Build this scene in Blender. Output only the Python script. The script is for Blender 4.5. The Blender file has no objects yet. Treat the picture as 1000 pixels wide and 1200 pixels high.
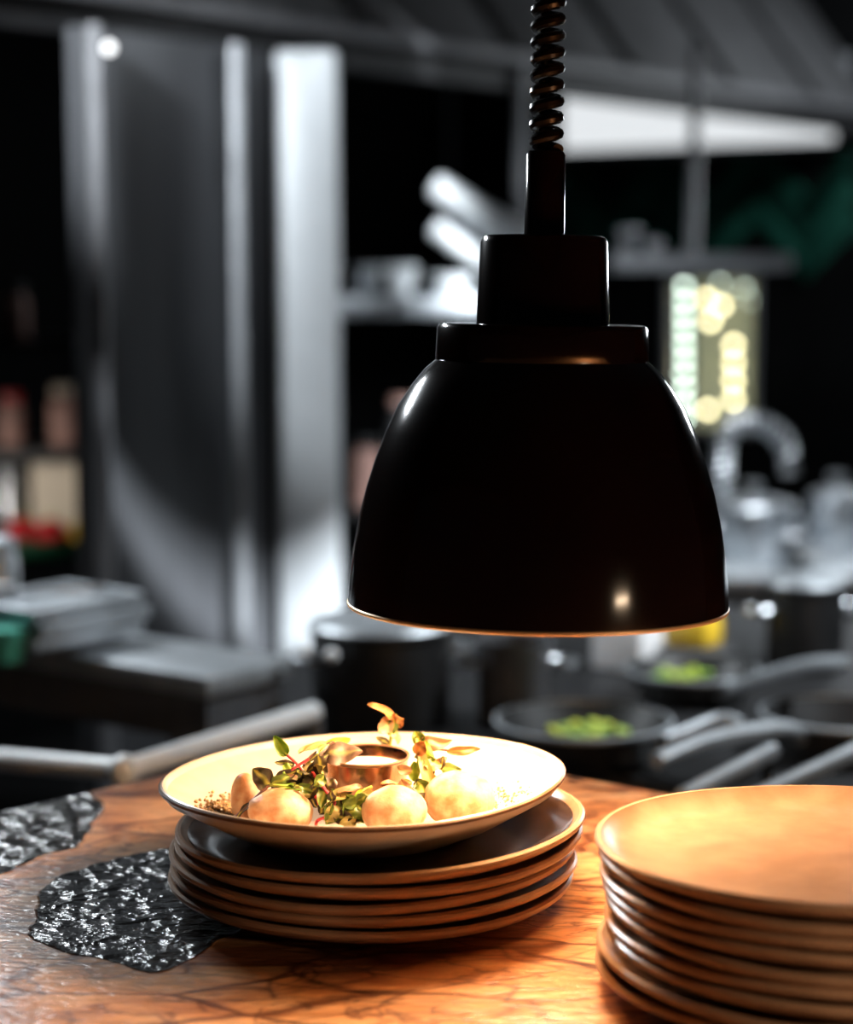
import bpy, bmesh, math, random
from mathutils import Vector, Matrix, Euler, noise as mnoise
from math import sin, cos, tan, pi, radians as R

C = bpy.context.scene.collection
S = bpy.context.scene
random.seed(7)

# ------------------------------------------------------------------ camera
PITCH, F, H = R(7.1), 2400.0, 0.40
cam_d = bpy.data.cameras.new('camera')
cam = bpy.data.objects.new('camera', cam_d); C.objects.link(cam)
cam.location = (0, 0, H); cam.rotation_euler = (pi/2 - PITCH, 0, 0)
cam_d.sensor_fit = 'HORIZONTAL'; cam_d.sensor_width = 24; cam_d.lens = F*24/1000
cam_d.clip_start = 0.05; cam_d.clip_end = 60
cam_d.dof.use_dof = True; cam_d.dof.focus_distance = 1.235; cam_d.dof.aperture_fstop = 2.8
S.camera = cam
S.view_settings.view_transform = 'Standard'; S.view_settings.look = 'None'
S.view_settings.gamma = 1; S.view_settings.use_curve_mapping = False
S.view_settings.exposure = 0.0

# ------------------------------------------------------------------ world and lights
w = bpy.data.worlds.new('night_kitchen'); S.world = w; w.use_nodes = True
w.node_tree.nodes['Background'].inputs[0].default_value = (0.6, 0.68, 0.8, 1)
w.node_tree.nodes['Background'].inputs[1].default_value = 0.004

def light(name, kind, loc, target, power, color, **kw):
    d = bpy.data.lights.new(name, kind); d.energy = power; d.color = color
    for k, v in kw.items(): setattr(d, k, v)
    o = bpy.data.objects.new(name, d); C.objects.link(o); o.location = loc
    o.rotation_euler = (Vector(target) - Vector(loc)).to_track_quat('-Z', 'Y').to_euler()
    return o
COOL = (0.88, 0.95, 1.0)
# strip light of the cold station, left of the frame
light('left_strip_light', 'AREA', (-0.86, 2.62, 0.80), (-0.3, 1.5, 0.0), 17, COOL, shape='RECTANGLE', size=0.4, size_y=0.06)
light('rack_fill', 'SPOT', (-1.25, 3.20, 0.12), (-0.78, 4.05, -0.04), 22, (1, .93, .85), spot_size=R(24), spot_blend=0.8, shadow_soft_size=0.04)  # fill added to bring up the produce on the rack
# work spot over the line, right of the frame
light('work_spot', 'SPOT', (1.0, 2.3, 1.20), (-0.20, 3.68, 0.40), 1350, COOL, spot_size=R(35), spot_blend=0.2, shadow_soft_size=0.03)
# added fill low at the far right, for highlights on the pots
light('line_fill', 'AREA', (1.75, 5.2, 0.62), (0.65, 3.4, -0.02), 12, COOL, shape='RECTANGLE', size=0.7, size_y=0.25)
# added fill above the frame, brightening the pots on the far counter
light('far_counter_fill', 'AREA', (0.66, 3.45, 1.00), (0.64, 3.62, -0.1), 7.5, COOL, shape='RECTANGLE', size=0.5, size_y=0.1, spread=R(85))
# small lamp inside the hood, above the pale strip of the column
light('hood_lamp', 'AREA', (-0.14, 3.36, 0.90), (-0.21, 3.62, 0.55), 0.7, COOL, shape='DISK', size=0.10)
# unseen spot added to brighten the pale strip
light('strip_fill', 'SPOT', (-0.80, 2.55, 1.05), (-0.21, 3.60, 0.44), 85, COOL, spot_size=R(34), spot_blend=0.6, shadow_soft_size=0.05)
# added wash bringing up the tiles, from beyond the right edge
light('tile_fill', 'AREA', (1.75, 5.15, 1.20), (0.95, 6.2, 0.5), 9, COOL, shape='RECTANGLE', size=0.5, size_y=0.1)
WARM = (1.0, 0.72, 0.47)
# unseen warm light added right of the camera, for glow on the fronts
light('front_warm_fill', 'AREA', (0.82, 0.48, 0.24), (0.82, 0.48, 0.0), 18, WARM, shape='DISK', size=0.16)
# fill added right of the frame to lift the pans on the range
light('range_fill', 'AREA', (0.95, 2.25, 0.95), (0.40, 2.45, -0.12), 6, COOL, shape='RECTANGLE', size=0.4, size_y=0.08, spread=R(75))

# ------------------------------------------------------------------ pixel -> world
FW, UP = Vector((0, cos(PITCH), -sin(PITCH))), Vector((0, sin(PITCH), cos(PITCH)))
CAMP = Vector((0, 0, H))
def ray(px, py): return FW + Vector((1, 0, 0))*((px-500)/F) - UP*((py-600)/F)
def at_z(px, py, z):
    d = ray(px, py); return CAMP + d*((z-H)/d.z)
def at_Y(px, py, Y):
    d = ray(px, py); return CAMP + d*(Y/d.y)
U, V, Z = Vector((0.6, 0.8, 0)), Vector((0.8, -0.6, 0)), Vector((0, 0, 1))   # the room's own axes
ROOMROT = math.atan2(V.y, V.x)

# ------------------------------------------------------------------ mesh helper
class G:
    def __init__(s): s.v, s.f = [], []
    def box(s, c, size, ax=(Vector((1,0,0)), Vector((0,1,0)), Z), bev=0.0):
        c = Vector(c); hx, hy, hz = [q/2 for q in size]
        if bev <= 0: b = 0
        b = min(bev, hx*.9, hy*.9, hz*.9) if bev > 0 else 0
        if b == 0:
            n = len(s.v)
            for sx, sy, sz in ((-1,-1,-1),(1,-1,-1),(1,1,-1),(-1,1,-1),(-1,-1,1),(1,-1,1),(1,1,1),(-1,1,1)):
                s.v.append(c + ax[0]*sx*hx + ax[1]*sy*hy + ax[2]*sz*hz)
            s.f += [[n+i for i in q] for q in ((0,3,2,1),(4,5,6,7),(0,1,5,4),(1,2,6,5),(2,3,7,6),(3,0,4,7))]
        else:
            bm = bmesh.new(); bmesh.ops.create_cube(bm, size=1)
            for v in bm.verts: v.co = Vector((v.co.x*2*hx, v.co.y*2*hy, v.co.z*2*hz))
            bmesh.ops.bevel(bm, geom=bm.edges[:], offset=b, segments=2, affect='EDGES', profile=.5)
            s.bm(bm, lambda p: c + ax[0]*p.x + ax[1]*p.y + ax[2]*p.z)
        return s
    def bm(s, bm, fn=lambda p: p.copy()):
        n = len(s.v); bm.verts.index_update()
        s.v += [fn(v.co) for v in bm.verts]; s.f += [[n+v.index for v in f.verts] for f in bm.faces]; bm.free()
        return s
    def lathe(s, prof, seg=48, c=(0,0,0), fn=None):
        c = Vector(c); rings = []
        for r, z in prof:
            if r <= 1e-6: s.v.append(c + Vector((0,0,z))); rings.append([len(s.v)-1]); continue
            ring = []
            for i in range(seg):
                a = 2*pi*i/seg; p = Vector((r*cos(a), r*sin(a), z))
                if fn: p = fn(p, a, r)
                s.v.append(c + p); ring.append(len(s.v)-1)
            rings.append(ring)
        for a, b in zip(rings, rings[1:]):
            for i in range(seg):
                j = (i+1) % seg
                if len(a) == 1 and len(b) == 1: continue
                if len(a) == 1: s.f.append([a[0], b[j], b[i]])
                elif len(b) == 1: s.f.append([a[i], a[j], b[0]])
                else: s.f.append([a[i], a[j], b[j], b[i]])
        return s
    def tube(s, pts, r, seg=10, cap=True):
        pts = [Vector(p) for p in pts]; n = len(pts)
        rad = r if isinstance(r, (list, tuple)) else [r]*n
        rings = []; ref = None
        for i, p in enumerate(pts):
            t = (pts[min(i+1, n-1)] - pts[max(i-1, 0)]).normalized()
            if ref is None:
                ref = t.orthogonal().normalized()
            ref = (ref - t*ref.dot(t)).normalized(); b = t.cross(ref)
            k = len(s.v)
            for q in range(seg):
                a = 2*pi*q/seg; s.v.append(p + (ref*cos(a) + b*sin(a))*rad[i])
            rings.append(k)
        for a, b in zip(rings, rings[1:]):
            for q in range(seg):
                j = (q+1) % seg; s.f.append([a+q, a+j, b+j, b+q])
        if cap:
            s.f.append([rings[0]+q for q in reversed(range(seg))]); s.f.append([rings[-1]+q for q in range(seg)])
        return s
    def ball(s, c, rx, ry=None, rz=None, sub=2, fn=None):
        c = Vector(c); ry = ry or rx; rz = rz or rx
        bm = bmesh.new(); bmesh.ops.create_icosphere(bm, subdivisions=sub, radius=1)
        def f(p):
            k = fn(p) if fn else 1
            return c + Vector((p.x*rx, p.y*ry, p.z*rz))*k
        return s.bm(bm, f)
    def build(s, name, mat, parent=None, world=False, sharp=35, origin=None):
        off = Vector((0,0,0))
        if parent is not None and world: off = rootloc(parent)
        if origin is not None: off = Vector(origin)
        me = bpy.data.meshes.new(name); me.from_pydata([tuple(v-off) for v in s.v], [], s.f); me.update()
        me.polygons.foreach_set('use_smooth', [True]*len(me.polygons)); me.set_sharp_from_angle(angle=R(sharp))
        if mat: me.materials.append(mat)
        o = bpy.data.objects.new(name, me); C.objects.link(o)
        if parent is not None: o.parent = parent
        if origin is not None: o.location = off
        return o
def rootloc(o):
    l = o.location.copy()
    while o.parent: o = o.parent; l = l + o.location
    return l
def tag(o, label=None, cat=None, group=None, kind=None):
    if label: o['label'] = label
    if cat: o['category'] = cat
    if group: o['group'] = group
    if kind: o['kind'] = kind
    return o
def thing(name, label, cat, loc=(0,0,0), rot=(0,0,0), group=None):
    o = bpy.data.objects.new(name, None); C.objects.link(o); o.empty_display_size = .02
    o.location = loc; o.rotation_euler = rot
    return tag(o, label, cat, group)
def dup(o, parent=None, label=None, group=None):
    c = o.copy(); C.objects.link(c)
    if parent is not None: c.parent = parent
    if label: c['label'] = label
    if group: c['group'] = group
    for ch in list(o.children): dup(ch, c)
    return c
def smooth_path(pts, n=8):
    pts = [Vector(p) for p in pts]; out = []
    P = [pts[0]] + pts + [pts[-1]]
    for i in range(1, len(P)-2):
        for k in range(n):
            t = k/n; a, b, c, d = P[i-1], P[i], P[i+1], P[i+2]
            out.append(.5*((2*b) + (c-a)*t + (2*a-5*b+4*c-d)*t*t + (3*b-a-3*c+d)*t**3))
    out.append(pts[-1]); return out

# ------------------------------------------------------------------ materials
def mat(name, col, rough=.5, metal=0.0, spec=.5, var=0.0, scale=30, bump=0.0, emit=None, estr=0.0, coat=0.0, stretch=None, trans=0.0, col2=None, sss=0.0):
    m = bpy.data.materials.new(name); m.use_nodes = True; nt = m.node_tree
    b = nt.nodes['Principled BSDF']; L = nt.links.new
    b.inputs['Roughness'].default_value = rough; b.inputs['Metallic'].default_value = metal
    b.inputs['Specular IOR Level'].default_value = spec; b.inputs['Coat Weight'].default_value = coat
    b.inputs['Coat Roughness'].default_value = .12
    b.inputs['Transmission Weight'].default_value = trans
    if sss: b.inputs['Subsurface Weight'].default_value = sss; b.inputs['Subsurface Radius'].default_value = (.006, .003, .0015); b.inputs['Subsurface Scale'].default_value = .5
    tc = nt.nodes.new('ShaderNodeTexCoord'); mp = nt.nodes.new('ShaderNodeMapping')
    L(tc.outputs['Object'], mp.inputs[0])
    if stretch: mp.inputs['Scale'].default_value = stretch
    nz = nt.nodes.new('ShaderNodeTexNoise'); nz.inputs['Scale'].default_value = scale; nz.inputs['Detail'].default_value = 5
    L(mp.outputs[0], nz.inputs[0])
    rp = nt.nodes.new('ShaderNodeValToRGB')
    c2 = col2 if col2 else tuple(c*(1-var) for c in col)
    rp.color_ramp.elements[0].position = .35; rp.color_ramp.elements[1].position = .65
    rp.color_ramp.elements[0].color = (*c2, 1); rp.color_ramp.elements[1].color = (*col, 1)
    L(nz.outputs[0], rp.inputs[0]); L(rp.outputs[0], b.inputs['Base Color'])
    if bump:
        bp = nt.nodes.new('ShaderNodeBump'); bp.inputs['Strength'].default_value = bump; bp.inputs['Distance'].default_value = .002
        L(nz.outputs[0], bp.inputs['Height']); L(bp.outputs[0], b.inputs['Normal'])
    if emit: b.inputs['Emission Color'].default_value = (*emit, 1); b.inputs['Emission Strength'].default_value = estr
    return m
M = {}
M['steel'] = mat('brushed_steel', (.62,.65,.68), .34, 1.0, var=.15, scale=40, stretch=(1,1,.05))
M['steel_rough'] = mat('dull_steel', (.5,.53,.56), .5, .8, var=.2, scale=25)
M['dark_steel'] = mat('dark_brushed_steel', (.092,.094,.102), .5, .2, var=.2, scale=60, stretch=(1,1,.04))
M['white_metal'] = mat('white_enamel', (.80,.83,.85), .45, .1, var=.06)
M['pale'] = mat('pale_strip_metal', (.50,.52,.54), .45, .1, var=.06)
M['grey_metal'] = mat('grey_painted_metal', (.34,.35,.37), .45, .2, var=.15)
M['groove'] = mat('grey_seal', (.16,.16,.17), .6, var=.2)
M['hood'] = mat('hood_steel', (.11,.11,.115), .6, .1, .3, var=.25, scale=12)
M['black'] = mat('black_iron', (.012,.012,.013), .45, var=.4)
M['shadow_black'] = mat('black_paint', (.02,.02,.022), .7, var=.3)
M['lamp'] = mat('glossy_dark_enamel', (.012,.0062,.0056), .13, 0, .5, var=.35, scale=14, coat=.25)
M['lamp_in'] = mat('lamp_reflector', (.9,.72,.5), .3, .5)
M['cord'] = mat('black_rubber_cord', (.014,.010,.009), .28, 0, .5, var=.3)
M['bulb'] = mat('bulb_glass', (1,.8,.5), .3, emit=(1,.55,.22), estr=14)
M['cream'] = mat('cream_glaze', (.61,.555,.47), .22, 0, .5, col2=(.55,.48,.385), scale=35, bump=.05)
M['rim'] = mat('brown_rim_glaze', (.20,.10,.05), .3, var=.4, scale=80)
M['stone'] = mat('tan_stoneware', (.39,.245,.155), .30, 0, .45, col2=(.30,.18,.108), scale=45, bump=.03)
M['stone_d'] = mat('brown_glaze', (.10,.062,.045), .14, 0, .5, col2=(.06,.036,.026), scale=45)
M['copper'] = mat('copper', (.40,.235,.15), .2, 1.0, col2=(.26,.13,.075), scale=60, bump=.15)
M['sauce'] = mat('white_sauce', (.93,.90,.84), .25, 0, .5, var=.04, sss=.2)
M['ball'] = mat('golden_crust', (.66,.50,.34), .5, 0, .35, col2=(.50,.22,.10), scale=95, bump=.5, sss=.1)
M['crumb'] = mat('brown_crumb', (.55,.36,.16), .8, col2=(.12,.06,.03), scale=300)
M['red'] = mat('red_pepper', (.75,.03,.04), .3, var=.3)
M['yellow'] = mat('yellow_skin', (.85,.55,.04), .35, var=.2)
M['green_plastic'] = mat('green_plastic', (.01,.16,.07), .4, var=.2)
M['paper'] = mat('cream_card', (.80,.70,.56), .7, var=.12)
M['pinkish'] = mat('pink_label', (.42,.24,.2), .6, var=.3)
M['teal'] = mat('teal_plastic', (.10,.5,.38), .4, var=.2)
M['herb'] = mat('chopped_greens', (.10,.26,.03), .6, col2=(.45,.5,.05), scale=60)
M['white'] = mat('white_card', (.78,.78,.80), .6, var=.05)
M['tile'] = mat('dark_green_glazed_tile', (.03,.17,.12), .22, 0, .5, var=.45, scale=9, coat=.2)
M['wall'] = mat('black_wall', (.009,.0095,.010), .9, 0, .08, var=.3)
M['floor'] = mat('dark_floor', (.03,.03,.032), .6, var=.3)
M['glow'] = mat('lit_panel_glow', (.9,.92,.95), .5, emit=(.93,.97,1), estr=.85)  # emission stands in for light on the upper wall panel
M['glint'] = mat('screw_glint_glow', (.9,.9,.9), .4, emit=(1,1,1), estr=2.5)
M['fairy'] = mat('warm_fairy_lamp', (1,.9,.6), .4, emit=(1,.84,.5), estr=75)
M['fairy_amber'] = mat('amber_lamp', (1,.6,.2), .4, emit=(1,.45,.1), estr=6)
M['fairy_pale'] = mat('pale_lamp', (.9,1,.9), .4, emit=(.86,1,.88), estr=11)
M['glass'] = mat('window_glass', (.9,.96,.94), .02, trans=1.0)
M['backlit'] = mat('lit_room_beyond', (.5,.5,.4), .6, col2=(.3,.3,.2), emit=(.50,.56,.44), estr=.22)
M['stem_red'] = mat('red_stem', (.62,.07,.09), .35, sss=.1)
M['stem_green'] = mat('green_stem', (.42,.5,.08), .4)
M['stem_dark'] = mat('dark_stem', (.12,.045,.03), .45)

nt = M['tile'].node_tree; oi = nt.nodes.new('ShaderNodeObjectInfo'); rp = nt.nodes.new('ShaderNodeMapRange'); rp.inputs[3].default_value = .25; rp.inputs[4].default_value = 1.5
mx = nt.nodes.new('ShaderNodeMix'); mx.data_type = 'RGBA'; mx.blend_type = 'MULTIPLY'; mx.inputs[0].default_value = 1
src = nt.nodes['Principled BSDF'].inputs['Base Color'].links[0].from_socket
nt.links.new(oi.outputs['Random'], rp.inputs[0]); nt.links.new(src, mx.inputs[6]); nt.links.new(rp.outputs[0], mx.inputs[7]); nt.links.new(mx.outputs[2], nt.nodes['Principled BSDF'].inputs['Base Color'])
def leafmat(name, col, vein, col2, rough=.42):
    m = bpy.data.materials.new(name); m.use_nodes = True; nt = m.node_tree; L = nt.links.new
    b = nt.nodes['Principled BSDF']; b.inputs['Roughness'].default_value = rough
    at = nt.nodes.new('ShaderNodeAttribute'); at.attribute_name = 'vein'
    tc = nt.nodes.new('ShaderNodeTexCoord'); nz = nt.nodes.new('ShaderNodeTexNoise'); nz.inputs['Scale'].default_value = 160
    L(tc.outputs['Object'], nz.inputs[0])
    rp = nt.nodes.new('ShaderNodeValToRGB'); rp.color_ramp.elements[0].position = .38; rp.color_ramp.elements[1].position = .62
    rp.color_ramp.elements[0].color = (*col2, 1); rp.color_ramp.elements[1].color = (*col, 1); L(nz.outputs[0], rp.inputs[0])
    mx = nt.nodes.new('ShaderNodeMix'); mx.data_type = 'RGBA'
    L(at.outputs['Fac'], mx.inputs[0]); L(rp.outputs[0], mx.inputs[6]); mx.inputs[7].default_value = (*vein, 1)
    L(mx.outputs[2], b.inputs['Base Color'])
    tr = nt.nodes.new('ShaderNodeBsdfTranslucent'); L(mx.outputs[2], tr.inputs[0])
    ms = nt.nodes.new('ShaderNodeMixShader'); ms.inputs[0].default_value = .3
    L(b.outputs[0], ms.inputs[1]); L(tr.outputs[0], ms.inputs[2]); L(ms.outputs[0], nt.nodes['Material Output'].inputs[0])
    return m
LM = {
 'bright': leafmat('bright_green_leaf', (.27,.42,.03), (.45,.55,.08), (.17,.31,.02)),
 'green': leafmat('green_leaf', (.15,.21,.03), (.6,.62,.12), (.10,.15,.02)),
 'dark': leafmat('dark_purple_green_leaf', (.085,.075,.03), (.6,.55,.08), (.06,.03,.022)),
 'mauve': leafmat('mauve_brown_leaf', (.22,.15,.105), (.36,.33,.10), (.15,.085,.06)),
 'pink': leafmat('pink_edged_leaf', (.46,.27,.17), (.5,.42,.15), (.38,.20,.10)),
 'pale': leafmat('pale_olive_leaf', (.42,.34,.11), (.52,.45,.2), (.30,.26,.07)),
 'orange': leafmat('orange_brown_leaf', (.48,.20,.06), (.46,.32,.09), (.30,.11,.035)),
}

# tabletop: orange figured hardwood with glossy black burnt burl
def wood_material():
    m = bpy.data.materials.new('figured_hardwood'); m.use_nodes = True; nt = m.node_tree; L = nt.links.new; N = nt.nodes.new
    b = nt.nodes['Principled BSDF']
    tc = N('ShaderNodeTexCoord')
    mp = N('ShaderNodeMapping'); mp.inputs['Rotation'].default_value = (0, 0, R(18)); mp.inputs['Scale'].default_value = (1, 2.6, 1); L(tc.outputs['Object'], mp.inputs[0])
    def noise(scale, detail=6, vec=None, dist=0.0):
        n = N('ShaderNodeTexNoise'); n.inputs['Scale'].default_value = scale; n.inputs['Detail'].default_value = detail; n.inputs['Distortion'].default_value = dist
        L(vec if vec else mp.outputs[0], n.inputs[0]); return n.outputs[0]
    def ramp(src, stops):
        r = N('ShaderNodeValToRGB'); L(src, r.inputs[0]); e = r.color_ramp.elements
        while len(e) < len(stops): e.new(.5)
        for k, (p, c) in enumerate(stops):
            e[k].position = p; e[k].color = (*c, 1) if len(c) == 3 else c
        return r.outputs[0]
    def mix(fac, a, bb, mode='MIX'):
        x = N('ShaderNodeMix'); x.data_type = 'RGBA'; x.blend_type = mode
        if isinstance(fac, float): x.inputs[0].default_value = fac
        else: L(fac, x.inputs[0])
        for sck, val in ((6, a), (7, bb)):
            if isinstance(val, tuple): x.inputs[sck].default_value = (*val, 1)
            else: L(val, x.inputs[sck])
        return x.outputs[2]
    base = ramp(noise(7, 7, None, 1.6), [(.30, (.26,.085,.035)), (.44, (.52,.23,.09)), (.56, (.65,.34,.16)), (.70, (.74,.47,.27))])
    fine = ramp(noise(70, 5, None, .5), [(.35, (.60,.60,.60)), (.6, (1,1,1))])
    col = mix(.7, base, fine, 'MULTIPLY')
    # swirled dark veins
    vn = ramp(noise(5.5, 5, None, 2.5), [(.47, (1,1,1)), (.495, (.22,.10,.09)), (.52, (1,1,1))])
    col = mix(.8, col, vn, 'MULTIPLY')
    # straight hairline checks
    wn = N('ShaderNodeTexNoise'); wn.inputs['Scale'].default_value = 9; L(tc.outputs['Object'], wn.inputs[0])
    wv = N('ShaderNodeMix'); wv.data_type = 'VECTOR'; wv.inputs[0].default_value = .05; L(tc.outputs['Object'], wv.inputs[4]); L(wn.outputs[1], wv.inputs[5])
    def cracks(scale, sc, rot, wd):
        q = N('ShaderNodeMapping'); q.inputs['Scale'].default_value = sc; q.inputs['Rotation'].default_value = (0,0,R(rot)); L(wv.outputs[1], q.inputs[0])
        v = N('ShaderNodeTexVoronoi'); v.feature = 'DISTANCE_TO_EDGE'; v.inputs['Scale'].default_value = scale; L(q.outputs[0], v.inputs[0])
        return ramp(v.outputs[0], [(0.0, (.16,.05,.03)), (wd, (1,1,1))])
    k1 = cracks(8, (1,2.4,1), 25, .05); k2 = cracks(15, (1,3,1), -35, .045)
    patchy = ramp(noise(4, 3, tc.outputs['Object']), [(.42, (0,0,0)), (.58, (1,1,1))])
    col = mix(.92, col, k1, 'MULTIPLY')
    k2m = mix(patchy, (1.0,1.0,1.0), k2); col = mix(.85, col, k2m, 'MULTIPLY')
    ch = N('ShaderNodeAttribute'); ch.attribute_name = 'burl'
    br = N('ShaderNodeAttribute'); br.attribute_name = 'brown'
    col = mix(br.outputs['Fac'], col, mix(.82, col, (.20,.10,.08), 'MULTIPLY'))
    # burl edge roughened by fine noise
    en = noise(60, 5, tc.outputs['Object'])
    ad = N('ShaderNodeMath'); ad.operation = 'MULTIPLY_ADD'; L(en, ad.inputs[0]); ad.inputs[1].default_value = .7; ad.inputs[2].default_value = -.35
    sm = N('ShaderNodeMath'); sm.operation = 'ADD'; L(ch.outputs['Fac'], sm.inputs[0]); L(ad.outputs[0], sm.inputs[1])
    bm_ = ramp(sm.outputs[0], [(.42, (0,0,0)), (.58, (1,1,1))])
    col = mix(bm_, col, (.008,.008,.009))
    L(col, b.inputs['Base Color'])
    # relief: crackled burl, fine grain elsewhere
    cn = N('ShaderNodeTexVoronoi'); cn.feature = 'F1'; cn.inputs['Scale'].default_value = 62
    nw = N('ShaderNodeTexNoise'); nw.inputs['Scale'].default_value = 45; nw.inputs['Detail'].default_value = 4; L(tc.outputs['Object'], nw.inputs[0])
    nv = N('ShaderNodeMix'); nv.data_type = 'VECTOR'; nv.inputs[0].default_value = .03; L(tc.outputs['Object'], nv.inputs[4]); L(nw.outputs[1], nv.inputs[5]); L(nv.outputs[1], cn.inputs[0])
    h1 = N('ShaderNodeMath'); h1.operation = 'MULTIPLY'; L(cn.outputs[0], h1.inputs[0]); h1.inputs[1].default_value = 1.0
    h1b = N('ShaderNodeMath'); h1b.operation = 'ADD'; L(h1.outputs[0], h1b.inputs[0]); L(nw.outputs[0], h1b.inputs[1])
    h2 = N('ShaderNodeMath'); h2.operation = 'MULTIPLY'; L(h1b.outputs[0], h2.inputs[0]); L(bm_, h2.inputs[1])
    h3 = N('ShaderNodeMath'); h3.operation = 'MULTIPLY_ADD'; L(fine, h3.inputs[0]); h3.inputs[1].default_value = .22; L(h2.outputs[0], h3.inputs[2])
    bp = N('ShaderNodeBump'); bp.inputs['Strength'].default_value = .8; bp.inputs['Distance'].default_value = .0040; L(h3.outputs[0], bp.inputs['Height'])
    L(bp.outputs[0], b.inputs['Normal'])
    rr = ramp(bm_, [(0, (.30,.30,.30)), (1, (.24,.24,.24))]); L(rr, b.inputs['Roughness'])
    b.inputs['Specular IOR Level'].default_value = .5
    return m
M['wood'] = wood_material()

# ------------------------------------------------------------------ the setting
def slab(name, quad, z0, z1, m):
    g = G(); n = len(g.v)
    g.v = [Vector((p[0], p[1], z0)) for p in quad] + [Vector((p[0], p[1], z1)) for p in quad]
    k = len(quad)
    g.f = [list(reversed(range(k))), list(range(k, 2*k))] + [[i, (i+1)%k, k+(i+1)%k, k+i] for i in range(k)]
    return tag(g.build(name, m), kind='structure')
FLOOR, CEIL = -0.90, 1.62
W0 = Vector((0.80, 6.40, 0))                     # a point of the back wall's face; the wall runs along V
def wp(s, z, d=0.0): return W0 + V*s + Z*z - U*d  # wall coordinates; d is towards the room
LW = Vector((-2.2, 3.9, 0))                     # a point of the left wall's face; it runs along U
def corner(a, va, b, vb):
    d = va.x*vb.y - va.y*vb.x; t = ((b.x-a.x)*vb.y - (b.y-a.y)*vb.x)/d; return a + va*t
K = corner(W0, V, LW, U)
big = [K - U*7.5 - V*.3 + U*.3, K + U*.3 - V*.3, K + U*.3 + V*6.0, K - U*7.5 + V*6.0]
slab('floor', [(p.x, p.y) for p in reversed(big)], FLOOR-.1, FLOOR, M['floor'])
slab('ceiling', [(p.x, p.y) for p in reversed(big)], CEIL, CEIL+.1, M['wall'])
g = G(); c = K - U*3.62 - V*.06 ; g.box((c.x, c.y, (FLOOR+CEIL)/2), (7.2, .12, CEIL-FLOOR), (U, V, Z))
tag(g.build('wall_left', M['wall']), kind='structure')

# back wall with a window opening
def wall_s(px, Y=None):  # wall coordinate s seen in column px
    d = ray(px, 300); k = d.x/d.y
    return (k*W0.y - W0.x)/(V.x - k*V.y)
sK = (K - W0).dot(V)
sw0, sw1 = wall_s(783), wall_s(890); zw0, zw1 = -0.14, 0.345
g = G()
def wbox(s0, s1, z0, z1, d0, d1, gg):
    c = wp((s0+s1)/2, (z0+z1)/2, (d0+d1)/2); gg.box(c, (abs(s1-s0), abs(d1-d0), abs(z1-z0)), (V, -U, Z)); return gg
sR = 5.0
wbox(sK+.01, sw0, FLOOR, CEIL, -.03, 0, g); wbox(sw1, sR, FLOOR, CEIL, -.03, 0, g)
wbox(sw0, sw1, FLOOR, zw0, -.03, 0, g); wbox(sw0, sw1, zw1, CEIL, -.03, 0, g)
wall = tag(g.build('wall_back', M['wall']), kind='structure')
# herringbone tiles, each a piece
tw, nL = .062, 4
me_t = None
s0, s1, z0, z1 = wall_s(655), wall_s(1015), .375, .715
r45 = Vector((cos(pi/4), sin(pi/4)))
def tile_at(cs, cz, ang):
    global me_t
    if not (s0 < cs < s1 and z0+.03 < cz < z1-.03): return
    if me_t is None:
        q = G().box((0,0,0), (tw*nL-.007, .012, tw-.007), bev=.0035); t = q.build('tile', M['tile'], wall); me_t = t.data
    else:
        t = bpy.data.objects.new('tile', me_t); C.objects.link(t); t.parent = wall
    mt = Matrix((( V.x, -U.x, 0), (V.y, -U.y, 0), (0, 0, 1))).to_4x4() @ Matrix.Rotation(-ang + random.uniform(-.01,.01), 4, 'Y') @ Matrix.Rotation(random.uniform(-.05,.05), 4, 'Z') @ Matrix.Rotation(random.uniform(-.05,.05), 4, 'X')
    t.matrix_local = Matrix.Translation(wp(cs, cz, .006)) @ mt
for j in range(-40, 60):
    for m_ in range(-8, 9):
        for kind in (0, 1):
            if kind == 0: x, y, a = j + 2*nL*m_ + nL/2, j + .5, 0
            else: x, y, a = j + .5, j - 2*nL + 1 + 2*nL*m_ + nL/2, pi/2
            x *= tw; y *= tw
            tile_at(.5*(s0+s1) + (x-y)*cos(pi/4), .5 + (x+y)*sin(pi/4), a + pi/4)
# window with a lit room behind it
win = tag(bpy.data.objects.new('window_1', None), kind='structure'); C.objects.link(win); win.location = wp((sw0+sw1)/2, zw0, 0)
g = G(); f = .018
for a, b_, c_, d_ in ((sw0, sw0+f, zw0, zw1), (sw1-f, sw1, zw0, zw1), (sw0+f, sw1-f, zw0, zw0+f), (sw0+f, sw1-f, zw1-f, zw1)): wbox(a, b_, c_, d_, -.03, .012, g)
g.build('window_frame', M['grey_metal'], win, world=True)
g = G(); wbox(sw0+f, sw1-f, zw0+f, zw1-f, -.022, -.016, g); g.build('pane', M['glass'], win, world=True)
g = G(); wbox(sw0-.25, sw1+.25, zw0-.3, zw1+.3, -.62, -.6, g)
tag(g.build('wall_outer', M['backlit']), 'pale glowing wall of the room beyond the small window', kind='structure')
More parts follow.
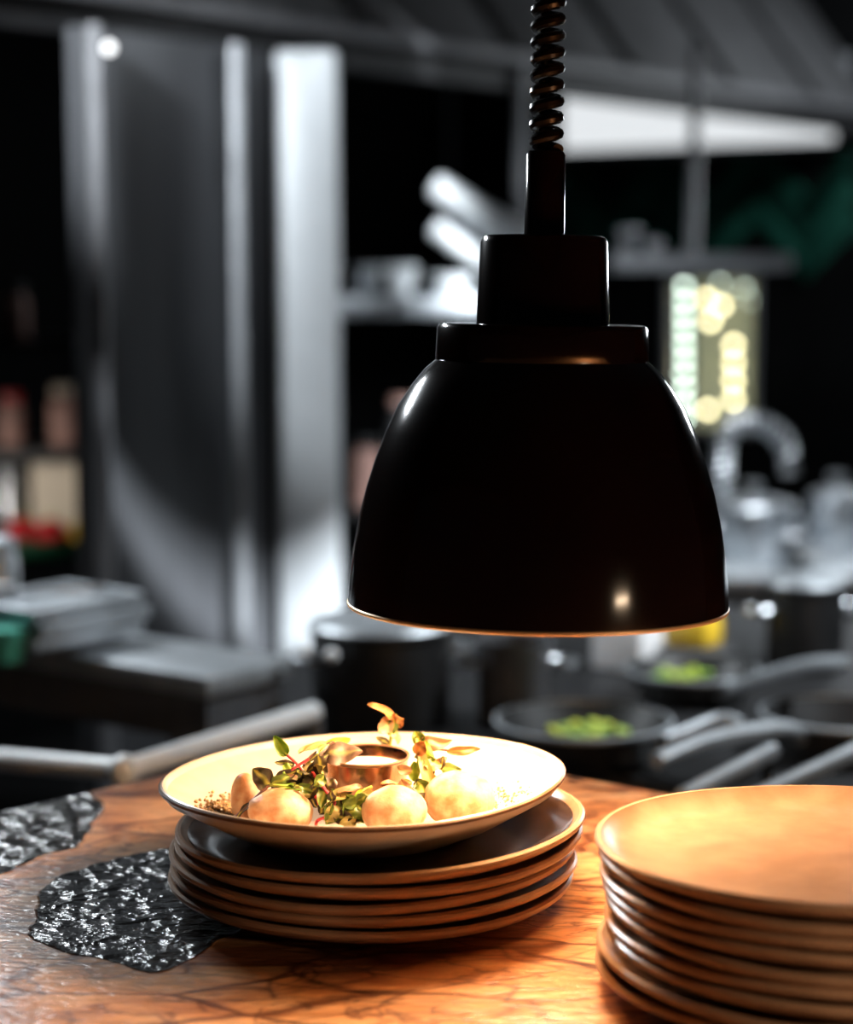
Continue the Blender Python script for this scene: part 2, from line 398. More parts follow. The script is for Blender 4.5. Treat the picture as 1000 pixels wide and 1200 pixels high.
# fairy lights behind the glass
def bokeh(px, py, m, r, d, label, grp):
    c0 = wp(0, 0, -d); rr = ray(px, py); t = (c0 - CAMP).dot(U)/rr.dot(U); p = CAMP + rr*t
    e = thing('fairy_light', label, 'light', p, group=grp)
    G().ball((0,0,0), r, sub=2).build('bulb', m, e)
    G().lathe([(0,r*2.4),(r*.5,r*2.4),(r*.6,r*.8),(0,r*.8)], 10).build('socket', M['shadow_black'], e)
for k, (x, y) in enumerate([(828,350),(845,358),(832,376),(859,404),(859,425),(859,446),(859,468),(857,499),(829,480),(828,511)]):
    bokeh(x, y, M['fairy'], .0125, .25, 'warm glowing fairy light behind the small window', 'warm fairy lights behind the window')
for k, y in enumerate(range(336, 520, 17)):
    bokeh(801, y, M['fairy_pale'], .0115, .3, 'pale glowing fairy light in the left row behind the window', 'pale fairy lights behind the window')
for x, y in ((872,338),(880,352),(843,332)): bokeh(x, y, M['fairy_pale'], .006, .3, 'pale fairy light along the upper edge behind the window', 'pale fairy lights along the window top')
bokeh(884, 447, M['fairy_amber'], .011, .25, 'single amber light at the right side behind the window', None)

# upper wall panel above the tiles; emission stands for light falling on it
lb = thing('lit_wall_panel', 'long white upper wall panel above the green herringbone tiles, glowing as if lit', 'light', wp(wall_s(820), .72, 0))
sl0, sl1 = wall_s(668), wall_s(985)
g = G(); wbox(sl0, sl1, .735, .96, .012, .05, g); g.build('glow_face', M['glow'], lb, world=True)
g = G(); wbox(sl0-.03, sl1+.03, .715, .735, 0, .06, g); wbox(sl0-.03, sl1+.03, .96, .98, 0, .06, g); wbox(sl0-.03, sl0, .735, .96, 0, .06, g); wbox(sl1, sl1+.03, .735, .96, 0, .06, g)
g.build('panel_border', M['grey_metal'], lb, world=True)

# ------------------------------------------------------------------ extractor hood along U
ha, hb = at_z(-60, 22, .75), at_z(1040, 160, .75)
HU = (hb - ha); HU.z = 0; hl = HU.length; HU.normalize(); HN = Vector((HU.y, -HU.x, 0))   # HN faces the camera side
hood = thing('extractor_hood', 'dark grey steel extractor hood running across the top above the steel column', 'hood', (ha+hb)/2)
mid = (ha+hb)/2
G().box(mid - HN*.02 + Z*.022, (hl, .04, .044), (HU, -HN, Z), bev=.004).build('lip', M['shadow_black'], hood, world=True)
G().box(mid + HN*.012 + Z*.066, (hl, .03, .026), (HU, -HN, Z), bev=.005).build('ledge', M['groove'], hood, world=True)
npan = 7
for k in range(npan):
    a = ha + HU*(hl*(k+.06)/npan); b_ = ha + HU*(hl*(k+.94)/npan)
    tilt = R(38); d = (Z*cos(tilt) - HN*sin(tilt)); nn = (HN*cos(tilt) + Z*sin(tilt))
    c = (a+b_)/2 + Z*.08 + d*.36
    G().box(c - Z*.0, ((b_-a).length, .72, .014), (HU, d, nn), bev=.003).build('panel', M['hood'], hood, world=True)
c = mid + Z*.08 + (Z*cos(tilt) - HN*sin(tilt))*.36 - nn*.03
G().box(c, (hl, .74, .02), (HU, d, nn)).build('backing', M['shadow_black'], hood, world=True)

# ------------------------------------------------------------------ steel column
pa, pb = at_Y(104, 300, 3.22), at_Y(330, 300, 3.62)
pa.z = pb.z = 0
PU = (pb-pa); pl = PU.length; PU.normalize(); PN = Vector((PU.y, -PU.x, 0))
col = thing('steel_column', 'tall brushed steel column of panels and pale strips under the hood', 'column', Vector((pa.x, pa.y, FLOOR)))
zt, zb = .755, FLOOR
def vbox(p, wx, dy, ax, m, name, z0=zb, z1=zt, bev=.004):
    p = Vector((p.x, p.y, 0))
    return G().box(p + Z*(z0+z1)/2, (wx, dy, z1-z0), ax, bev=bev).build(name, m, col, world=True)
X, Y_ = Vector((1,0,0)), Vector((0,1,0))
e1 = at_Y(116, 300, 3.22); e2 = at_Y(280, 300, 3.50); e3 = at_Y(361, 300, 3.62)
vbox((pa+pb)/2 - PN*.03, pl, .02, (PU, -PN, Z), M['dark_steel'], 'panel')
vbox(e1, .024, .03, (X, Y_, Z), M['groove'], 'left_trim')
vbox(e2, .022, .03, (X, Y_, Z), M['grey_metal'], 'middle_trim')
vbox(e3, .110, .05, (X, Y_, Z), M['pale'], 'pale_strip', bev=.012)
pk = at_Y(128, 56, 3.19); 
G().ball(pk, .008, sub=2).build('screw_glint', M['glint'], col, world=True)  # bright screw-head highlight, put in as emission

# ------------------------------------------------------------------ pass counter
tc_ = at_z(395, 860, 0); tl = at_z(0, 948, 0); tr = at_z(790, 928, 0)
TU = (tc_-tl).normalized(); TV = (tr-tc_).normalized()
counter = thing('pass_counter', 'orange figured hardwood counter with glossy black burl patch in the foreground', 'counter', (tc_ - TU*.5 + TV*.5) + Z*FLOOR)
def inpoly(x, y, P):
    r = False; j = len(P)-1
    for i in range(len(P)):
        if (P[i][1] > y) != (P[j][1] > y) and x < (P[j][0]-P[i][0])*(y-P[i][1])/(P[j][1]-P[i][1]) + P[i][0]: r = not r
        j = i
    return r
def sdist(x, y, P):
    d = 9
    for i in range(len(P)):
        ax, ay = P[i]; bx, by = P[(i+1) % len(P)]; ex, ey = bx-ax, by-ay
        t = max(0, min(1, ((x-ax)*ex + (y-ay)*ey)/(ex*ex+ey*ey))); d = min(d, math.hypot(x-ax-ex*t, y-ay-ey*t))
    return d if inpoly(x, y, P) else -d
def wpoly(pts): return [tuple(at_z(x, y, 0).xy) for x, y in pts]
burls = [wpoly([(28,1050),(58,1028),(110,1012),(165,998),(215,988),(300,1000),(330,1060),(262,1100),(214,1128),(180,1142),(130,1131),(75,1114),(45,1094)]),
         wpoly([(-40,968),(20,944),(70,926),(112,918),(124,945),(104,972),(86,992),(52,1004),(20,1022),(-40,1035)])]
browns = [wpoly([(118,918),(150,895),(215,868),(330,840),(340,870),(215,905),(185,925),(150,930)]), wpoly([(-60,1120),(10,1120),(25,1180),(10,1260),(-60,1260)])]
lu, lv, st = 1.45, 1.80, .0065
nu, nv = int(lu/st), int(lv/st)
verts, faces, burl, brown = [], [], [], []
for i in range(nu+1):
    for j in range(nv+1):
        p = tc_ - TU*(i*lu/nu) + TV*(j*lv/nv)
        q = Vector((p.x, p.y))
        wob = mnoise.noise(Vector((p.x*14, p.y*14, 0)))*.010 + mnoise.noise(Vector((p.x*40, p.y*40, 3)))*.004
        def msk(Ps, soft):
            return max(max(0, min(1, .5 + (sdist(q.x, q.y, P) + wob)/soft)) if abs(q.x) < .8 and q.y > .9 else 0 for P in Ps)
        burl.append(msk(burls, .012)); brown.append(msk(browns, .05))
        e = 0.0
        if i == 0 or j == 0: e = .004
        verts.append((p.x, p.y, -e))
for i in range(nu):
    for j in range(nv):
        a = i*(nv+1)+j; faces.append([a, a+nv+1, a+nv+2, a+1])
rim_i = [j for j in range(nv+1)] + [i*(nv+1)+nv for i in range(1, nu+1)] + [nu*(nv+1)+j for j in range(nv-1, -1, -1)] + [i*(nv+1) for i in range(nu-1, 0, -1)]
nb = len(verts)
for k in rim_i: verts.append((verts[k][0], verts[k][1], -.06))
for k in range(len(rim_i)):
    k2 = (k+1) % len(rim_i); faces.append([rim_i[k], rim_i[k2], nb+k2, nb+k])
faces.append(list(range(nb+len(rim_i)-1, nb-1, -1)))
me = bpy.data.meshes.new('worktop'); off = counter.location
me.from_pydata([(x-off.x, y-off.y, z-off.z) for x, y, z in verts], [], faces); me.update()
for nm, arr in (('burl', burl), ('brown', brown)):
    at = me.attributes.new(nm, 'FLOAT', 'POINT'); at.data.foreach_set('value', arr + [0.0]*len(rim_i))
bmx = bmesh.new(); bmx.from_mesh(me); bmesh.ops.recalc_face_normals(bmx, faces=bmx.faces[:]); bmx.to_mesh(me); bmx.free()
me.polygons.foreach_set('use_smooth', [True]*len(me.polygons)); me.set_sharp_from_angle(angle=R(40)); me.materials.append(M['wood'])
o = bpy.data.objects.new('worktop', me); C.objects.link(o); o.parent = counter
c = tc_ - TU*(lu/2+.03) + TV*(lv/2+.03)
g = G().box((c.x, c.y, (FLOOR-.06)/2), (lu-.16, lv-.16, -.06-FLOOR), (TU, TV, Z)); g.build('base', M['shadow_black'], counter, world=True)

# ------------------------------------------------------------------ plates
RP = .1270
def wobble(seed, amp=.0012, ramp_=.006):
    def f(p, a, r):
        k = (r/RP)**3
        s = 1 + ramp_*k*(.6*sin(2*a+seed) + .4*sin(3*a+2*seed))
        return Vector((p.x*s, p.y*s, p.z + amp*k*(sin(2*a+seed*1.7) + .6*sin(3*a+seed))))
    return f
PLATE = [(0,.0022),(.066,.0022),(.070,0),(.078,0),(.081,.0024),(.098,.0042),(.111,.0070),(.1205,.0108),(.1255,.0138),(.1270,.0158),(.1268,.0176),(.1254,.0188),
         (.1236,.0186),(.1220,.0168),(.1150,.0118),(.104,.0090),(.090,.0078),(.06,.0072),(0,.0070)]
plate_meshes = []
for sd in (0.3, 2.1, 4.4):
    t = G().lathe(PLATE, 96, fn=wobble(sd)).build('dinner_plate', M['stone'])
    plate_meshes.append(t.data); bpy.data.objects.remove(t)
def plate(label, loc, rot, k, grp):
    o = bpy.data.objects.new('dinner_plate', plate_meshes[k % 3]); C.objects.link(o)
    o.location = loc; o.rotation_euler = rot
    return tag(o, label, 'plate', grp)
# left stack: rim left/right pixel columns per plate, bottom to top
SP = .0091
rims = [(205,665,0.2), (209,670,0.6), (205,669,1.2), (215,676,1.7), (219,677,2.1)]
names = ['lowest brown plate in the stack under the food bowl, resting on the wood',
         'second brown plate from the bottom under the food bowl',
         'middle brown plate of the five stacked under the food bowl',
         'fourth brown plate from the bottom, just below the topmost of the left stack',
         'topmost brown plate of the left stack, glossy and partly covered by the food bowl']
base_c = at_z(435, 1018, .018)
stack_y = base_c.y
for k, (xl, xr, tl_) in enumerate(rims):
    cx = (xl+xr)/2; X0 = (cx-500)/F*(FW.dot(Vector((0, stack_y, -H+.02)))); 
    plate(names[k], (X0, stack_y - .002*k, .0003 + SP*k), (0, -R(tl_), 0) , k, 'brown plates stacked under the bowl')
top = [o for o in C.objects if o.get('label') == names[4]][0]
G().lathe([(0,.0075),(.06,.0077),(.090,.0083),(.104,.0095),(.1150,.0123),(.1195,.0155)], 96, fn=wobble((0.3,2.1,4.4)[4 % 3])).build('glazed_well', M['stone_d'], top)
TOPX = (448-500)/F*(FW.dot(Vector((0, stack_y, -H+.02))))
# right stack, nearest
rc = at_z(973, 982, .087)
ry, depth = rc.y, FW.dot(rc - CAMP)
rn = ['brown plate at the very bottom of the right stack, jutting left',
      'second plate from the bottom of the right stack, jutting left under the gap',
      'third plate from the bottom of the right stack, lowest of the upper seven',
      'fourth plate from the bottom of the right stack', 'fifth plate from the bottom of the right stack, the middle one',
      'fourth plate from the top of the right stack', 'third plate from the top of the right stack',
      'second plate from the top of the right stack', 'topmost tan plate of the right stack with its whole inside showing']
rx = [(.0015,.004), (.0005,.002), (.0065,0), (.006,.001), (.005,0), (.004,.001), (.003,0), (.001,0), (-.0005,0)]
for k in range(9):
    plate(rn[k], (rc.x + rx[k][0], ry + rx[k][1], .0003 + .0083*k + (.0015 if k > 1 else 0)), (R(random.uniform(-.12,.12) - .11*k), R(random.uniform(-.3,.2)), 0), k+1, 'brown plates in the right stack')

# ------------------------------------------------------------------ food bowl
bz = .0003 + SP*4 + .0072
bowl_rim = at_z(427, 914, bz+.033)
BY = bowl_rim.y; BX = bowl_rim.x
BR = 237/F*FW.dot(bowl_rim - CAMP)
BOWL = [(0,.0015),(.058,.0015),(.061,0),(.068,0),(.071,.002),(.088,.0085),(.106,.0185),(.122,.0275),(BR-.0012,.0315),(BR,.0328),(BR-.0004,.0344),
        (BR-.002,.0352),(BR-.0038,.0346),(.121,.0312),(.104,.0226),(.088,.0138),(.076,.0085),(.066,.0068),(.03,.0062),(0,.0060)]
bowl = thing('serving_bowl', 'wide shallow cream bowl holding the salad and golden balls on the left plate stack', 'bowl', (BX, BY, bz+.0016), (-R(1.2), -R(1.7), 0))
def bw(p, a, r):
    k = (r/BR)**4; return Vector((p.x, p.y, p.z + .0011*k*(sin(2*a+.8) + .7*sin(3*a+2.2))))
G().lathe(BOWL, 128, fn=bw).build('bowl_body', M['cream'], bowl)
G().lathe([(BR-.0016,.03125),(BR+.0003,.0323),(BR+.0004,.0340),(BR-.0008,.0350)], 128, fn=bw).build('brown_rim', M['rim'], bowl)
INNER = [(0,.0060),(.066,.0068),(.076,.0085),(.088,.0138),(.104,.0226),(.121,.0312),(.14,.036)]
def bowl_z(x, y):        # height of the bowl's inner surface
    r = math.hypot(x-BX, y-BY)
    for (r0_, z0_), (r1_, z1_) in zip(INNER, INNER[1:]):
        if r <= r1_: break
    return bz + .0016 + z0_ + (z1_-z0_)*(r-r0_)/(r1_-r0_) + (x-BX)*tan(R(1.7)) - (y-BY)*tan(R(1.2))
def on_bowl(px, py, lift=0.0):
    z = FZ
    for _ in range(12): p = at_z(px, py, z + lift); z = .5*z + .5*bowl_z(p.x, p.y)
    p.z = bowl_z(p.x, p.y) + lift; return p
FZ = bz + .0075            # the bowl's inner floor
def fz(x, y=None): return FZ + .0011 + (x-BX)*tan(R(1.7)) - ((BY if y is None else y)-BY)*tan(R(1.2))

# ramekin of sauce
cupc = at_Y(428, 886, 1.262)
CX, CYc = cupc.x, 1.262
cz = fz(CX, CYc) + .0005; CR = 51/F*FW.dot(cupc-CAMP); ch_ = cupc.z - cz
cup = thing('sauce_cup', 'small copper cup of white sauce in the middle of the bowl', 'cup', (CX, CYc, cz))
G().lathe([(0,0),(CR*.86,0),(CR*.9,.0015),(CR*.98,ch_*.9),(CR,ch_),(CR*.985,ch_+.0008),(CR*.94,ch_*.93),(CR*.86,.003),(0,.003)], 64).build('cup_body', M['copper'], cup)
G().lathe([(CR*.985,ch_-.0012),(CR*1.02,ch_-.0006),(CR*1.03,ch_+.0006),(CR*1.01,ch_+.0014),(CR*.97,ch_+.0006)], 64).build('rim', M['rim'], cup)
def sw(p, a, r): return Vector((p.x, p.y, p.z + .0009*sin(2*a+1)*(r/CR) + (.003*(r/CR) if cos(a-pi*1.05) > 0 else 0)))
g = G().lathe([(0,.004),(CR*.84,.004),(CR*.925,ch_*.80),(CR*.90,ch_*.82),(CR*.6,ch_*.84),(CR*.3,ch_*.85),(0,ch_*.85)], 48)
o = g.build('white_sauce', M['sauce']); o.location = (CX, CYc, cz); tag(o, 'thick white sauce filling the copper cup', 'sauce')

# golden balls
def gball(px, py, z, rx, ry, rz, seed, label, rot=0):
    p = on_bowl(px, py, rz*.95)
    sv = Vector((seed*3.1, seed, 0))
    def fn(q): return 1 + .06*mnoise.noise(q*1.3 + sv) + .02*mnoise.noise(q*5 + sv) - (.06 if q.z < -.75 else 0)
    o = G().ball((0,0,0), rx, ry, rz, sub=4, fn=fn).build('golden_ball', M['ball']); o.location = p; o.rotation_euler = (0,0,rot)
    tag(o, label, 'food', 'golden balls in the bowl'); return o
gball(329, 952, .062, .0200, .0165, .0150, 1, 'rounded golden ball at the front left of the salad')
gball(462, 952, .062, .0195, .0170, .0165, 2, 'golden ball in front of the copper cup, the middle one')
gball(539, 937, .064, .0220, .0190, .0175, 3, 'brightly lit golden ball at the right of the salad')
gball(287, 936, .062, 0.0085, .0110, .0165, 4, 'narrow golden ball at the far left behind the dark leaf', .5)

# crumbs
def crumbs(name, label, pts, n, spread, seed):
    rnd = random.Random(seed); g = G()
    for _ in range(n):
        px, py = rnd.choice(pts); rr = rnd.uniform(.0004, .0013)
        p = on_bowl(px + rnd.gauss(0, spread), py + rnd.gauss(0, spread*.45), rr*.8)
        if math.hypot(p.x-BX, p.y-BY) > .106: continue
        bm = bmesh.new(); bmesh.ops.create_icosphere(bm, subdivisions=1, radius=rr)
        for v in bm.verts: v.co *= rnd.uniform(.7, 1.3)
        bmesh.ops.translate(bm, verts=bm.verts[:], vec=p); g.bm(bm)
    tag(g.build(name, M['crumb']), label, 'crumbs', kind='stuff')
crumbs('crumbs', 'brown crumbs scattered at the left inside the bowl', [(262,945),(275,952),(285,958),(250,950),(300,962),(270,938)], 520, 12, 1)
crumbs('crumbs', 'pale crumbs scattered at the right inside the bowl', [(585,930),(600,936),(615,930),(575,945),(590,945),(560,950)], 190, 13, 2)

# ------------------------------------------------------------------ salad leaves
def leaf(parent, p0, p1, width, m, curl=.15, cup_=.25, face=Vector((0,-.75,.65)), name='leaf', twist=0.0, shape=1.0, off=None):
    p0, p1 = Vector(p0), Vector(p1); d = p1-p0; L_ = d.length; t = d.normalized()
    n = (face - t*face.dot(t)).normalized()
    if twist: n = Matrix.Rotation(twist, 3, t) @ n
    s = t.cross(n).normalized(); nl, nw = 10, 6
    vs, fs, vein = [], [], []
    rnd = random.Random(int(p0.x*1e5) ^ int(p1.z*1e5)); ph = rnd.uniform(0, 6)
    for i in range(nl+1):
        u = i/nl; hw = width*.5*(max(0.0, sin(pi*min(1, u**(.8*shape)*.97+.03)))**.75) + .0003
        for j in range(nw+1):
            v = (j/nw-.5)*2
            vs.append(p0 + d*u + s*(v*hw) + n*(curl*L_*sin(pi*u)*.6 + cup_*width*.5*(v*v)*(.4+u*.6) + .06*width*sin(7*u+3*v+ph) + width*.22*mnoise.noise(Vector((u*2.6+ph, v*1.1, ph)))) + s*(width*.12*mnoise.noise(Vector((u*3, ph*2, 1)))))
            rib = .75*max(0, 1-abs(v)*6) ; side = max(0, 1-abs(((u*5 - abs(v)*1.2) % 1)-.5)*9)*.28*(1-abs(v)*.7)
            vein.append(min(1, max(rib, side)))
    for i in range(nl):
        for j in range(nw):
            a = i*(nw+1)+j; fs.append([a, a+nw+1, a+nw+2, a+1])
    k = len(vs)
    # thickness: second skin just below
    vs2 = [v - n*.0003 for v in vs]; fs2 = [[k+q for q in reversed(f_)] for f_ in fs]
    o_ = rootloc(parent)
    me = bpy.data.meshes.new(name); me.from_pydata([tuple(v-o_) for v in vs+vs2], [], fs+fs2); me.update()
    at = me.attributes.new('vein', 'FLOAT', 'POINT'); at.data.foreach_set('value', vein+vein)
    me.polygons.foreach_set('use_smooth', [True]*len(me.polygons)); me.materials.append(m)
    o = bpy.data.objects.new(name, me); C.objects.link(o); o.parent = parent
    return o
def sprig(label, base, stems, leaves, name='salad_sprig'):
    b = Vector(base); r = thing(name, label, 'leaf', b)
    for pts, rad, m in stems:
        P = smooth_path([at_Y(*p) for p in pts], 6); G().tube(P, rad, 7).build('stem', M[m], r, world=True)
    for (x0, y0, Y0), (x1, y1, Y1), wpx, m, kw in leaves:
        leaf(r, at_Y(x0, y0, Y0), at_Y(x1, y1, Y1), wpx/F*1.3, LM[m], **kw)
    return r
def bunch(r, spots, n, seed, kinds):
    rnd = random.Random(seed)
    for _ in range(n):
        x, y, Y = rnd.choice(spots); x += rnd.gauss(0, 7); y += rnd.gauss(0, 6); Y += rnd.gauss(0, .004)
        a = rnd.uniform(0, 2*pi); L_ = rnd.uniform(14, 26)
        p0 = at_Y(x, y, Y); p1 = at_Y(x + cos(a)*L_, y + sin(a)*L_*.7, Y + rnd.gauss(0, .005))
        for q in (p0, p1): q.z = max(q.z, bowl_z(q.x, q.y) + .001)
        leaf(r, p0, p1, rnd.uniform(9, 17)/F*1.25, LM[rnd.choice(kinds)], curl=rnd.uniform(-.1,.4), cup_=rnd.uniform(-.3,.6), face=Vector((rnd.uniform(-.8,.8), -1, rnd.uniform(-.1,1))), shape=rnd.uniform(.75,1.15))
def foot(px, py, Y):
    p = at_Y(px, py, Y); p.z = fz(p.x, p.y); return p
FRONT = Vector((0, -1, .25)); TOP = Vector((0, -.35, 1)); LEFT = Vector((-.7,-.6,.4)); RIGHT = Vector((.6,-.6,.5))
s1 = sprig('upright bright green leaf on a crossing pink stem left of the copper cup', foot(370, 950, 1.225),
  [([(374,944,1.222),(362,915,1.222),(350,897,1.225),(337,885,1.228)], .0010, 'stem_red'), ([(332,910,1.22),(345,900,1.22),(362,889,1.222)], .0009, 'stem_red'),
   ([(337,885,1.228),(332,878,1.229)], .0009, 'stem_green')],
  [((336,886,1.228),(322,862,1.232),14,'bright',dict(face=FRONT, shape=.8, cup_=.5)), ((345,896,1.226),(322,893,1.222),7,'dark',dict(face=FRONT)),
   ((352,902,1.224),(334,912,1.220),14,'green',dict(face=FRONT)), ((360,905,1.224),(385,884,1.23),9,'dark',dict(face=FRONT)),
   ((352,908,1.224),(372,932,1.216),17,'dark',dict(face=FRONT)), ((346,915,1.222),(356,938,1.214),16,'green',dict(face=LEFT))])
s2 = sprig('dark purple leaf with yellow veins beside the left golden balls', foot(315, 945, 1.215),
  [([(316,920,1.214),(305,930,1.21),(292,944,1.208),(272,961,1.208)], .0011, 'stem_dark'), ([(316,920,1.214),(330,921,1.212),(352,922,1.215)], .0011, 'stem_green')],
  [((318,920,1.214),(296,901,1.216),24,'dark',dict(face=FRONT, cup_=.2, shape=.9)), ((300,938,1.209),(276,962,1.207),8,'dark',dict(face=TOP)),
   ((318,919,1.213),(340,910,1.216),13,'green',dict(face=FRONT)), ((326,922,1.211),(352,926,1.212),11,'bright',dict(face=TOP)), ((322,914,1.216),(348,904,1.222),13,'dark',dict(face=FRONT)),
   ((330,915,1.216),(352,912,1.222),12,'pink',dict(face=FRONT))])
s3 = sprig('oval dark olive leaf leaning on the left side of the copper cup', foot(380, 940, 1.220),
  [([(372,884,1.226),(374,878,1.232),(382,873,1.238)], .0007, 'stem_green'), ([(366,905,1.220),(380,924,1.212),(393,940,1.206)], .0011, 'stem_red'),
   ([(393,940,1.206),(386,955,1.203),(372,962,1.203),(371,972,1.2)], .0010, 'stem_red')],
  [((373,886,1.226),(380,914,1.218),16,'dark',dict(face=FRONT, cup_=-.2)), ((368,905,1.222),(362,940,1.212),20,'dark',dict(face=FRONT)),
   ((384,918,1.218),(376,948,1.206),16,'green',dict(face=FRONT)), ((388,925,1.216),(400,950,1.206),16,'dark',dict(face=FRONT))])
sprig('broad mauve brown leaf lying across the rim of the copper cup', foot(380, 905, 1.24),
  [([(356,897,1.226),(366,885,1.233),(380,876,1.240),(392,870,1.244)], .0009, 'stem_dark')],
  [((379,886,1.242),(425,880,1.244),29,'mauve',dict(face=Vector((0,-.8,.7)), cup_=-.25, shape=.8)), ((372,880,1.246),(410,866,1.262),14,'bright',dict(face=FRONT)),
   ((350,882,1.236),(388,872,1.25),12,'pale',dict(face=TOP)), ((362,893,1.23),(390,868,1.245),6,'dark',dict(face=FRONT))])
sprig('tall sprig with orange brown leaves rising behind the copper cup', foot(457, 920, 1.294),
  [([(456,900,1.294),(457,873,1.294),(460,855,1.294),(461,840,1.294)], .0011, 'stem_green')],
  [((463,842,1.292),(431,825,1.285),13,'orange',dict(face=Vector((.2,-.7,.8)), shape=.75)), ((459,843,1.292),(443,860,1.286),17,'pink',dict(face=FRONT, cup_=.5)),
   ((460,846,1.293),(473,842,1.290),20,'orange',dict(face=FRONT, twist=.6)), ((460,855,1.293),(467,872,1.291),13,'pale',dict(face=RIGHT)),
   ((456,872,1.292),(441,864,1.290),8,'dark',dict(face=FRONT)), ((457,862,1.292),(464,836,1.292),12,'green',dict(face=FRONT))])
s6 = sprig('tangle of green and yellow leaves between the two front golden balls', foot(405, 962, 1.212),
  [([(436,922,1.216),(420,930,1.212),(408,945,1.206),(400,962,1.202)], .0010, 'stem_green')],
  [((412,928,1.214),(383,944,1.204),20,'pale',dict(face=TOP)), ((418,930,1.212),(440,936,1.206),14,'pale',dict(face=TOP)), ((425,936,1.208),(403,962,1.200),24,'green',dict(face=FRONT, cup_=.4)),
   ((398,938,1.208),(382,966,1.200),22,'green',dict(face=FRONT)), ((402,948,1.204),(380,962,1.200),20,'pale',dict(face=FRONT)), ((420,945,1.205),(432,966,1.2),18,'green',dict(face=FRONT)),
   ((424,922,1.216),(396,930,1.210),10,'pink',dict(face=TOP)), ((428,926,1.214),(412,940,1.206),9,'bright',dict(face=FRONT)), ((434,934,1.21),(426,955,1.203),14,'dark',dict(face=FRONT))])
s7 = sprig('bunch of pale and bright green leaves at the right of the copper cup', foot(500, 945, 1.235),
  [([(512,946,1.222),(500,915,1.232),(492,885,1.24),(488,866,1.246)], .0012, 'stem_green'), ([(496,880,1.242),(512,878,1.246),(530,880,1.25)], .0008, 'stem_dark')],
  [((514,952,1.220),(490,872,1.243),13,'pale',dict(face=FRONT, shape=1.3)), ((497,908,1.236),(500,868,1.244),18,'bright',dict(face=FRONT)), ((494,872,1.245),(486,857,1.248),14,'green',dict(face=FRONT)),
   ((492,874,1.245),(530,868,1.246),17,'pink',dict(face=FRONT, shape=.7)), ((524,881,1.247),(563,878,1.25),10,'orange',dict(face=FRONT)), ((492,905,1.236),(478,905,1.236),22,'bright',dict(face=FRONT)),
   ((500,906,1.236),(510,888,1.24),10,'pale',dict(face=FRONT)), ((508,900,1.24),(524,888,1.244),9,'orange',dict(face=FRONT)), ((516,902,1.24),(520,886,1.242),7,'dark',dict(face=FRONT))])
s8 = sprig('dark green leaf with a pale pink neighbour tucked between the middle and right golden balls', foot(495, 945, 1.225),
  [([(476,918,1.226),(490,930,1.22),(512,950,1.214)], .0009, 'stem_dark')],
  [((490,915,1.226),(510,950,1.214),20,'green',dict(face=FRONT)), ((480,938,1.218),(470,914,1.226),16,'pink',dict(face=FRONT)), ((488,930,1.22),(512,952,1.212),10,'dark',dict(face=TOP)),
   ((482,905,1.232),(466,898,1.236),11,'pink',dict(face=FRONT)), ((470,920,1.226),(446,918,1.222),8,'orange',dict(face=TOP))])

bunch(s1, [(350,905,1.224),(362,915,1.222),(345,915,1.222)], 9, 11, ['dark','green','dark','pale','bright'])
bunch(s2, [(338,918,1.218),(325,915,1.217),(350,925,1.214)], 7, 12, ['green','dark','pale','dark'])
bunch(s3, [(368,925,1.214),(380,935,1.210),(372,905,1.222),(386,920,1.216)], 12, 13, ['dark','dark','green','dark','mauve'])
bunch(s6, [(398,945,1.206),(415,945,1.206),(425,940,1.207),(388,955,1.203),(410,958,1.202)], 9, 14, ['green','pale','green','dark','pale'])
bunch(s7, [(496,890,1.24),(505,900,1.238),(488,900,1.238),(510,885,1.243)], 9, 15, ['pale','bright','green','orange','pink'])
bunch(s8, [(484,918,1.228),(492,930,1.222),(500,938,1.22)], 7, 16, ['dark','green','dark','pale'])

# ------------------------------------------------------------------ the heat lamp
LY = 1.24
lp = at_Y(630, 708, LY); LDEP = FW.dot(lp-CAMP); q = LDEP/F
lamp = thing('heat_lamp', 'dark glossy dome heat lamp on a coiled cord hanging over the food bowl', 'lamp', lp, (R(-1.2), R(0.75), 0))
SH = [(222,0),(222,6),(220.5,30),(217,62),(210,102),(202,135),(192,168),(180,201),(166,232),(150,256),(136,274),(123,285)]
shade = [(r*q, z*q) for r, z in SH]
inner = [(max(.004, r*q-.0018), z*q - (.0 if i else -.0004)) for i, (r, z) in enumerate(SH)]
M['lip'] = mat('lip_glow_tone', (.85,.62,.36), .4, .3)  # golden tone stands in for the bounced glow along the rim
G().lathe([(220.5*q,-.0008),(222.3*q,-.0010),(223.4*q,-.0002),(223.2*q,.0010),(221.8*q,.0016)], 96).build('rim_glow_lip', M['lip'], lamp)
sh = G().lathe(shade + [(118*q, 290*q)], 96).build('shade', M['lamp'], lamp)
G().lathe([(r, z) for r, z in reversed(inner)] + [(222*q, 0)], 96).build('reflector', M['lamp_in'], sh)
G().lathe([(0,325*q),(115*q,327*q),(119.5*q,326*q),(122*q,322*q),(123.5*q,286*q),(122*q,283*q),(0,283*q)], 96).build('collar', M['lamp'], lamp)
G().lathe([(0,428*q),(66*q,428*q),(71*q,426*q),(73.5*q,420*q),(77*q,326*q),(0,326*q)], 64).build('cap', M['lamp'], lamp)
G().lathe([(0,524*q),(20*q,524*q),(22.5*q,520*q),(23.5*q,428*q),(0,428*q)], 40).build('stem', M['lamp'], lamp)
pts = []; pitch = 18.4*q; rc_, turns = 13.6*q, 46
z_s = 526*q
for k in range(turns*20+1):
    a = 2*pi*k/20; pts.append(Vector((rc_*cos(a), rc_*sin(a), z_s + pitch*k/20)))
ztop = pts[-1].z
pts += [Vector((rc_*.5, 0, ztop+.01)), Vector((0, 0, ztop+.02)), Vector((0, 0, CEIL-lp.z-.02))]
